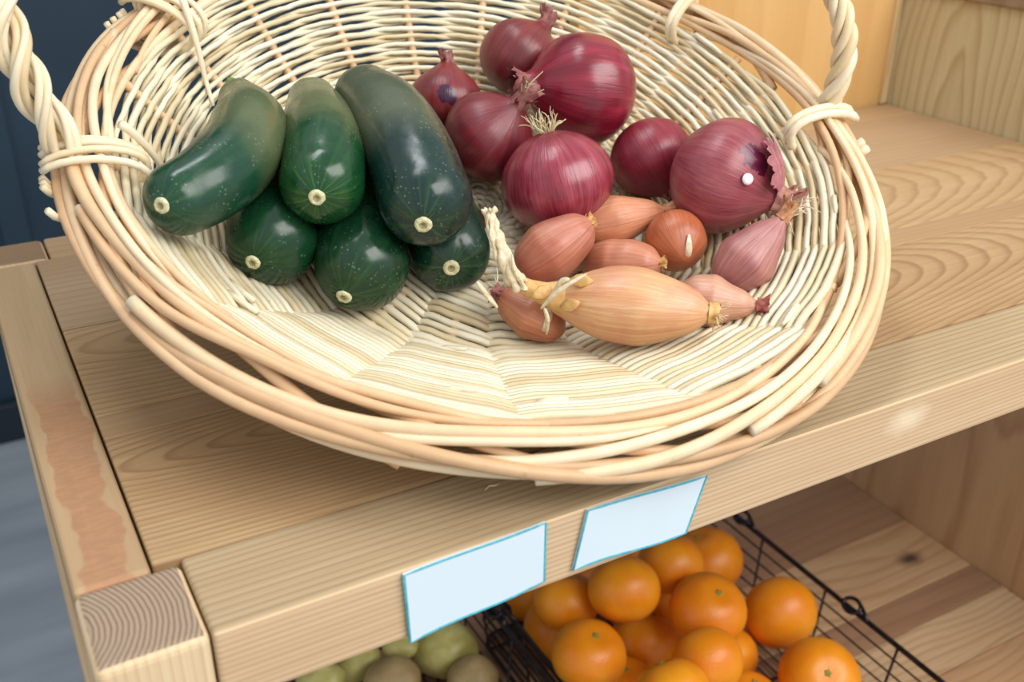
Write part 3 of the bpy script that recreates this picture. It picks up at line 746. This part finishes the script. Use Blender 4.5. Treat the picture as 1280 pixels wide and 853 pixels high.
for (pts, cols, lab, ex, i) in SD:
    if pts is None:
        pts = []
        for (px, py, rp, t) in ((738, 282, 27, .69), (772, 279, 31, .695), (806, 268, 21, .70)):
            p = ray_pt(px, py, t); pts.append(tuple(p) + (rp * t / F_PX,))
    mt = m_bulb('shallot_skin_%d' % i, *cols, freq=9, rough=.33, coat=.2)
    if len(pts) == 1:
        c = Vector(pts[0][:3]); R_ = pts[0][3]; axis = cam_dir(.12, -.62, .75)
        pf = [(-1.1, 0), (-1.08, .2), (-.9, .55), (-.5, .9), (0, 1), (.45, .88), (.8, .55), (1.0, .25), (1.08, 0)]
    else:
        A, B = Vector(pts[0][:3]), Vector(pts[-1][:3]); axis = (B - A).normalized(); R_ = max(p[3] for p in pts)
        c = (A + B) / 2; h = (B - A).length / 2 / R_; ra, rb = pts[0][3] / R_, pts[-1][3] / R_
        e = .8
        if ex in ('ring', 'plain', 'left'):
            pf = [(-h - ra * .92, 0), (-h - ra * .88, ra * .25), (-h - ra * .5, ra * .78), (-h * .6, min(1, ra * 1.15)), (0, 1.0), (h * .7, min(.99, rb * 1.12)), (h + rb * .5, rb * .82), (h + rb * .85, rb * .45), (h + rb * 1.02, rb * .18), (h + rb * 1.06, 0)]
        elif ex == 'long':
            pf = [(-h - ra * 1.12, 0), (-h - ra * 1.08, ra * .18), (-h - ra * .85, ra * .42), (-h - ra * .4, ra * .78), (-h * .7, ra * 1.12), (-h * .2, .99), (h * .15, 1.0), (h * .7, .93), (h + rb * .35, rb * .95), (h + rb * .95, rb * .62), (h + rb * 1.35, rb * .38), (h + rb * 1.45, 0)]
        else:
            pf = [(-h - ra * .98, 0), (-h - ra * .94, ra * .17), (-h - ra * .68, ra * .55), (-h - ra * .15, ra * .93), (-h * .45, min(1, ra * 1.22)), (0, 1.0), (h * .7, min(.99, rb * 1.1)), (h + rb * .45, rb * .78), (h + rb * .95, rb * .42), (h + rb * 1.35, rb * .2), (h + rb * 1.45, 0)]
    o = bulb('shallot', c, axis, pf, R_, mt, lab, 'shallot', sg, i * 2.3, .012, 40)
    qd = axis.to_track_quat('Z', 'Y').inverted()
    zt = pf[-1][0] * R_; zb = pf[0][0] * R_
    def L_(w_): return qd @ (w_ - c)
    if ex == 'neck':
        dry_neck(o, zt - .004, .013, R_ * .2, flatmat('dry_shallot_neck_%d' % i, (172, 112, 76), .6, (208, 156, 108), 260, bump=.4), 20 + i, 2.0)
        root_tuft(o, zt, 6, .018, .0006, 30 + i, .7, up=1, part='neck_fibre', mat='straw')
    elif ex == 'ring' or ex == 'plain':
        root_tuft(o, zb + .001, 8, .006, .0005, 30 + i, 1.4)
        dry_neck(o, zt - .004, .006, R_ * .18, M['husk'], 20 + i, 1.3)
    elif ex == 'tip':
        dry_neck(o, zt - .003, .007, R_ * .24, flatmat('dark_red_tip', (130, 54, 50), .6, (170, 92, 78), 300, bump=.4), 26, 1.8)
    elif ex == 'strip':
        st = MB(); N = [L_(c + cam_dir(.25, y, 1.0 - abs(y) * .25).normalized() * R_ * 1.03) for y in (.12, -.1, -.3, -.5, -.72)]
        st.tube(N, [.0008, .002, .0026, .0024, .001], 7, flat=.3, nrm=[n.normalized() for n in N]); st.build('straw_strip', M['straw'], o)
    elif ex == 'left':
        dry_neck(o, zt - .004, .008, R_ * .26, M['redneck'], 28, 1.8)
        st = MB(); N = [L_(c + cam_dir(x, y, .8).normalized() * R_ * 1.06) for (x, y) in ((.75, .55), (.62, .2), (.58, -.1), (.52, -.4), (.5, -.7))]
        st.tube(N, [.0012, .0028, .0026, .003, .0022], 7, flat=.35, nrm=[n.normalized() for n in N]); st.build('straw_strip', M['straw'], o)
        root_tuft(o, zt, 3, .02, .0006, 39, .9, up=1, part='neck_fibre', mat='straw')
    elif ex == 'long':
        root_tuft(o, zb + .001, 16, .013, .0005, 37, 1.6, part='root_tuft')
        dry_neck(o, zb + .0025, -.006, R_ * .22, M['husk'], 31, 1.6, part='root_husk')
        # golden husk sleeve, then the straw twisted up and away
        hk = MB(); path = [(722, 374, .614), (700, 371, .612), (680, 367, .611), (660, 360, .611), (648, 354, .612)]
        pp = [L_(ray_pt(*p)) for p in path]
        hk.tube(pp, [.0150, .0100, .0070, .0055, .0048], 14, flat=.8); 
        for (a_, b_) in (((700, 385, .600), (725, 378, .592)), ((712, 350, .600), (742, 352, .597)), ((690, 360, .602), (665, 372, .6))):
            pA, pB = L_(ray_pt(*a_)), L_(ray_pt(*b_)); hk.tube([pA.lerp(pB, t / 4) for t in range(5)], [.001, .0034, .0044, .003, .0006], 7, flat=.22, nrm=[L_(c + BACKV) for _ in range(5)])
        hk.build('husk_sleeve', M['husk'], o, label='golden papery sleeve around the neck')
        tw = MB(); path = [(652, 356, .610), (645, 350, .607), (636, 336, .606), (628, 318, .606), (621, 300, .606), (615, 284, .607), (612, 270, .607), (611, 262, .607)]
        pp = catmull([tuple(L_(ray_pt(*p))) for p in path], 8); n = len(pp)
        for b_ in range(5):
            Q, R2 = [], []
            for k, p in enumerate(pp):
                t = k / (n - 1); a_ = 2 * PI * b_ / 5 + t * 5
                T = (Vector(pp[min(n - 1, k + 1)]) - Vector(pp[max(0, k - 1)])).normalized(); N = T.orthogonal().normalized(); Bn = T.cross(N)
                rr = .0036 * (1 - .4 * t) + (.0022 * max(0, t - .9) * 10); Q.append(Vector(p) + (N * math.cos(a_) + Bn * math.sin(a_)) * rr); R2.append(.0030 * (1 - .45 * t) * (1 + .28 * math.sin(k * .6 + b_ * 2)))
            tw.tube(Q, R2, 7, flat=.6)
        for (a_, m_, b_) in (((676, 386, .6), (700, 362, .592), (733, 343, .59)), ((690, 368, .597), (702, 352, .592), (712, 349, .590)), ((680, 385, .6), (684, 398, .6), (683, 418, .612)), ((648, 352, .604), (642, 336, .600), (640, 318, .601)), ((622, 385, .612), (608, 368, .612), (596, 352, .61))):
            pa = catmull([tuple(L_(ray_pt(*x))) for x in (a_, m_, b_)], 6); tw.tube(pa, [.0007 + .0012 * math.sin(PI * k / (len(pa) - 1)) for k in range(len(pa))], 6, flat=.6)
        tw.build('twisted_straw', M['straw'], o, label='pale straw twisted into a cord')

# ------------------------------------------------------------------ lower shelf: wire baskets, oranges, potatoes
def wire_basket(x0, x1, label):
    o = thing('wire_basket', ((x0 + x1) / 2, .58, LZ), label, 'wire basket', 'dark wire baskets on the lower shelf')
    X, Y, Z = (x1 - x0) / 2, .22, .106; bx, by, bz = X - .010, Y - .012, .0045
    def rr(hx, hy, z, cr=.02, n=5):
        P_ = []
        for (sx, sy, a0) in ((1, 1, 0), (-1, 1, 90), (-1, -1, 180), (1, -1, 270)):
            for k in range(n + 1):
                a = math.radians(a0 + 90 * k / n); P_.append(Vector((sx * (hx - cr) + cr * math.cos(a), sy * (hy - cr) + cr * math.sin(a), z)))
        return P_
    m1 = MB(); m1.tube(rr(X, Y, Z), .0030, 8, closed=True); m1.build('rim_wire', M['wire_rim'], o)
    w = MB()
    for k in range(1, 6):
        t = k / 6; w.tube(rr(bx + (X - bx) * t, by + (Y - by) * t, bz + (Z - bz) * t), .0011, 6, closed=True)
    w.tube(rr(bx, by, bz), .002, 6, closed=True)
    nx = int(2 * bx / .0125)
    for k in range(1, nx):
        x = -bx + 2 * bx * k / nx; w.tube([(x, -by, bz), (x, by, bz)], .0011, 6)
    for k in range(5):
        y = -by + .02 + (2 * by - .04) * k / 4
        w.tube([(-X, y * 1.05, Z), (-bx, y, bz - .0016), (bx, y, bz - .0016), (X, y * 1.05, Z)], .0016, 6)
    for k in range(1, 6):
        x = -bx + 2 * bx * k / 6
        for sy in (-1, 1): w.tube([(x * 1.05, sy * Y, Z), (x, sy * by, bz)], .0016, 6)
    w.build('wire_mesh', M['wire'], o)
    for (sx, y) in ((1, -.035), (1, .137), (-1, -.035), (-1, .137), (1, -.18), (-1, -.18)):
        lp = MB(); P_ = []
        for k in range(20):
            a = 2 * PI * k / 20; P_.append(Vector((sx * (X + .001) + sx * .0065 * math.cos(a), y + .010 * math.sin(a), Z + .0035 + .004 * math.cos(a))))
        lp.tube(P_, .0022, 7, closed=True)
        lp.tube([(sx * (X + .006), y - .008, Z + .006), (sx * (X - .001), y - .024, Z + .002)], .0022, 7)
        lp.build('hook_loop', M['wire_rim'], o)
    return o
wire_basket(.400, .7155, 'dark wire basket full of oranges on the lower shelf')
wire_basket(.082, .388, 'dark wire basket with pale potatoes on the lower shelf, mostly hidden by the shelf above')

q = NT('orange_peel', .36, .5); P = q.obj(); vo = q.n('ShaderNodeTexVoronoi'); vo.inputs['Scale'].default_value = 520; q.l(P, vo.inputs['Vector'])
oi = q.n('ShaderNodeObjectInfo')
c = q.mix(q.ramp(q.noise(P, 30, 3.), [(.35, BLACK), (.7, WHITE)]), lin((236, 138, 16)), lin((246, 164, 34)))
c = q.mix(q.math('MULTIPLY', oi.outputs['Random'], .55), c, lin((226, 118, 14)))
q.col(c); q.bump(vo.outputs['Distance'], .25, .0008); q.b.inputs['Subsurface Weight'].default_value = .08; q.b.inputs['Subsurface Radius'].default_value = (.01, .004, .001)
morange = q.done()
M['calyx'] = flatmat('calyx_skin', (118, 124, 46), .6, (170, 158, 76), 400)
def orange(c, R_, axis, label, k, calyx=True):
    mb = MB(); V, F = [], []; n, sides = 26, 36
    for i in range(n + 1):
        a = PI * i / n; z = -math.cos(a); r = max(0, math.sin(a)) ** .96
        dimple = .10 * math.exp(-((1 - z) / .05)) + .03 * math.exp(-((1 + z) / .03))
        for j in range(sides):
            b = 2 * PI * j / sides; w_ = 1 + .012 * noise.noise(Vector((math.cos(b) * 1.5, math.sin(b) * 1.5, z + k * 3))) + .008 * math.cos(9 * b) * max(0, z - .55)
            V.append(Vector((math.cos(b) * r * w_, math.sin(b) * r * w_, z * (.90) - dimple * (1 if z > 0 else -1))) * R_)
    for i in range(n):
        for j in range(sides): l = (j + 1) % sides; F.append((i * sides + j, i * sides + l, (i + 1) * sides + l, (i + 1) * sides + j))
    mb.add(V, F)
    o = mb.build('orange', morange, None, label=label, cat='orange', group='oranges in the wire basket'); o.location = c
    o.rotation_mode = 'QUATERNION'; o.rotation_quaternion = Vector(axis).to_track_quat('Z', 'Y')
    if calyx:
        s_ = MB(); pr = [(.0032, -.0004), (.0034, .0004), (.0022, .0012), (.0012, .0014), (.0009, .0004), (0, .0005)]; V, F = [], []
        for (r, h) in pr:
            for j in range(15): b = 2 * PI * j / 15; V.append((math.cos(b) * r * (1 + .22 * math.cos(5 * b)), math.sin(b) * r * (1 + .22 * math.cos(5 * b)), R_ * .80 + h + .0003))
        for i in range(5):
            for j in range(15): l = (j + 1) % 15; F.append((i * 15 + j, i * 15 + l, i * 15 + 15 + l, i * 15 + 15 + j))
        s_.add(V, F); s_.build('calyx', M['calyx'], o)
    return o
OR = [
 ((.6637, .7106, -.4566), .0420, (-.2, .3, .8), 'back orange in the right rear corner of the heap, partly under the shelf edge'),
 ((.4930, .6396, -.3744), .0362, (.3, .6, .5), 'orange just below the slanted price card'),
 ((.6212, .7694, -.4845), .0374, (0, 0, 1), 'orange half hidden beneath the right end of the slanted price card'),
 ((.5634, .5926, -.3946), .0386, (.05, -.35, 1), 'orange with its green stem button facing up, centre of the heap'),
 ((.6745, .600, -.4514), .0398, (.2, .8, .1), 'orange touching the right side of the wire basket, second from the front'),
 ((.5303, .6442, -.4656), .0372, (.5, .3, .8), 'orange left of centre below the one with the stem button'),
 ((.4328, .6084, -.4078), .0362, (.1, -.2, 1), 'orange at the front left, beside the dark wire divider'),
 ((.5171, .5365, -.3939), .0342, (.1, .9, .2), 'orange cut low in the frame, right of the front left one'),
 ((.643, .509, -.4514), .0402, (-.3, -.5, .8), 'large orange at the lower right corner of the heap'),
 ((.4554, .5108, -.3806), .0340, (0, .6, .6), 'orange at the bottom edge, only its top showing'),
 ((.4681, .7177, -.4753), .0379, (0, 0, 1), 'orange deep at the left, above the front left one'),
 ((.572, .5302, -.470), .0340, (.2, 0, 1), 'shaded orange squeezed between the bottom right ones'),
 ((.4753, .7886, -.4852), .0340, (0, 0, 1), 'orange peeping out under the right end of the left price card'),
 ((.546, .7902, -.4843), .0368, (0, 0, 1), 'orange in shade between the two price cards'),
 ((.5888, .6886, -.4564), .0369, (.4, 0, 1), 'shaded orange behind the one with the stem button'),
 ((.605, .6017, -.482), .0340, (0, .4, 1), 'shaded orange under the right-hand ones in the bottom layer'),
 ((.4568, .6872, -.4112), .0340, (.3, .3, 1), 'dim orange behind the front left one, close to the left rim wire'),
 ((.5712, .6651, -.3912), .0349, (.3, .5, 1), 'dim orange between the card-side one and the rear corner one'),
 ((.4724, .6004, -.4671), .0355, (0, 0, 1), 'orange in the bottom layer between the front left ones')]
for k, (c, R_, ax, lab) in enumerate(OR): orange(c, R_, ax, lab, k)

mpot = flatmat('pale_potato_skin', (172, 164, 88), .4, (206, 198, 128), 45, bump=.15)
mpot2 = flatmat('tan_potato_skin', (150, 128, 84), .5, (176, 152, 106), 45, bump=.15)
PT = [
 ((.3503, .7577, -.4871), .034, 1.15, 'round pale yellow potato under the left price card', 0),
 ((.2576, .776, -.4797), .0225, 1.45, 'long yellowish potato left of the round one, pointing up to the right', 0),
 ((.276, .7255, -.4686), .0273, 1.15, 'tan potato low at the frame edge between the pale ones', 1),
 ((.3019, .7642, -.4658), .0180, 1.2, 'small whitish potato tucked under the shelf edge', 0),
 ((.2135, .763, -.4693), .0236, 1.3, 'pale potato at the bottom left, nearly hidden by the shelf', 0),
 ((.353, .6992, -.4790), .0258, 1.1, 'potato below the round one at the bottom of the frame', 1),
 ((.2885, .6748, -.4906), .0260, 1.2, 'potato at the bottom of the wire basket, out in front', 1)]
for k, (c, R_, el, lab, mi) in enumerate(PT):
    mb = MB(); V, F = [], []; n, sides = 22, 28
    for i in range(n + 1):
        a = PI * i / n
        for j in range(sides):
            b = 2 * PI * j / sides; p = Vector((math.sin(a) * math.cos(b), math.sin(a) * math.sin(b), -math.cos(a)))
            w_ = 1 + .10 * noise.noise(p * 1.1 + Vector((k * 4, 0, 0))) + .02 * noise.noise(p * 4 + Vector((k, 2, 0)))
            V.append(Vector((p.x * w_, p.y * w_ * .93, p.z * w_ * el)) * R_ / (1 + (el - 1) * .45))
    for i in range(n):
        for j in range(sides): l = (j + 1) % sides; F.append((i * sides + j, i * sides + l, (i + 1) * sides + l, (i + 1) * sides + j))
    mb.add(V, F); o = mb.build('potato', mpot2 if mi else mpot, None, label=lab, cat='potato', group='potatoes in the left wire basket'); o.location = c
    o.rotation_mode = 'QUATERNION'; o.rotation_quaternion = (RIGHT * 1 + UP * (.5 if k == 1 else .1) + BACKV * .1 * k).normalized().to_track_quat('Z', 'Y')

# a bit of straw on the front board
sb = MB(); sb.tube([(0, 0, .0004), (.003, .0012, .0014), (.006, .0002, .0013), (.0095, .0015, .0005)], [.0003, .0005, .0005, .0003], 5)
o = sb.build('straw_bit', M['straw'], None, label='tiny curl of straw lying on the front board below the basket rim', cat='straw'); o.location = (.2035, .386, .0003)
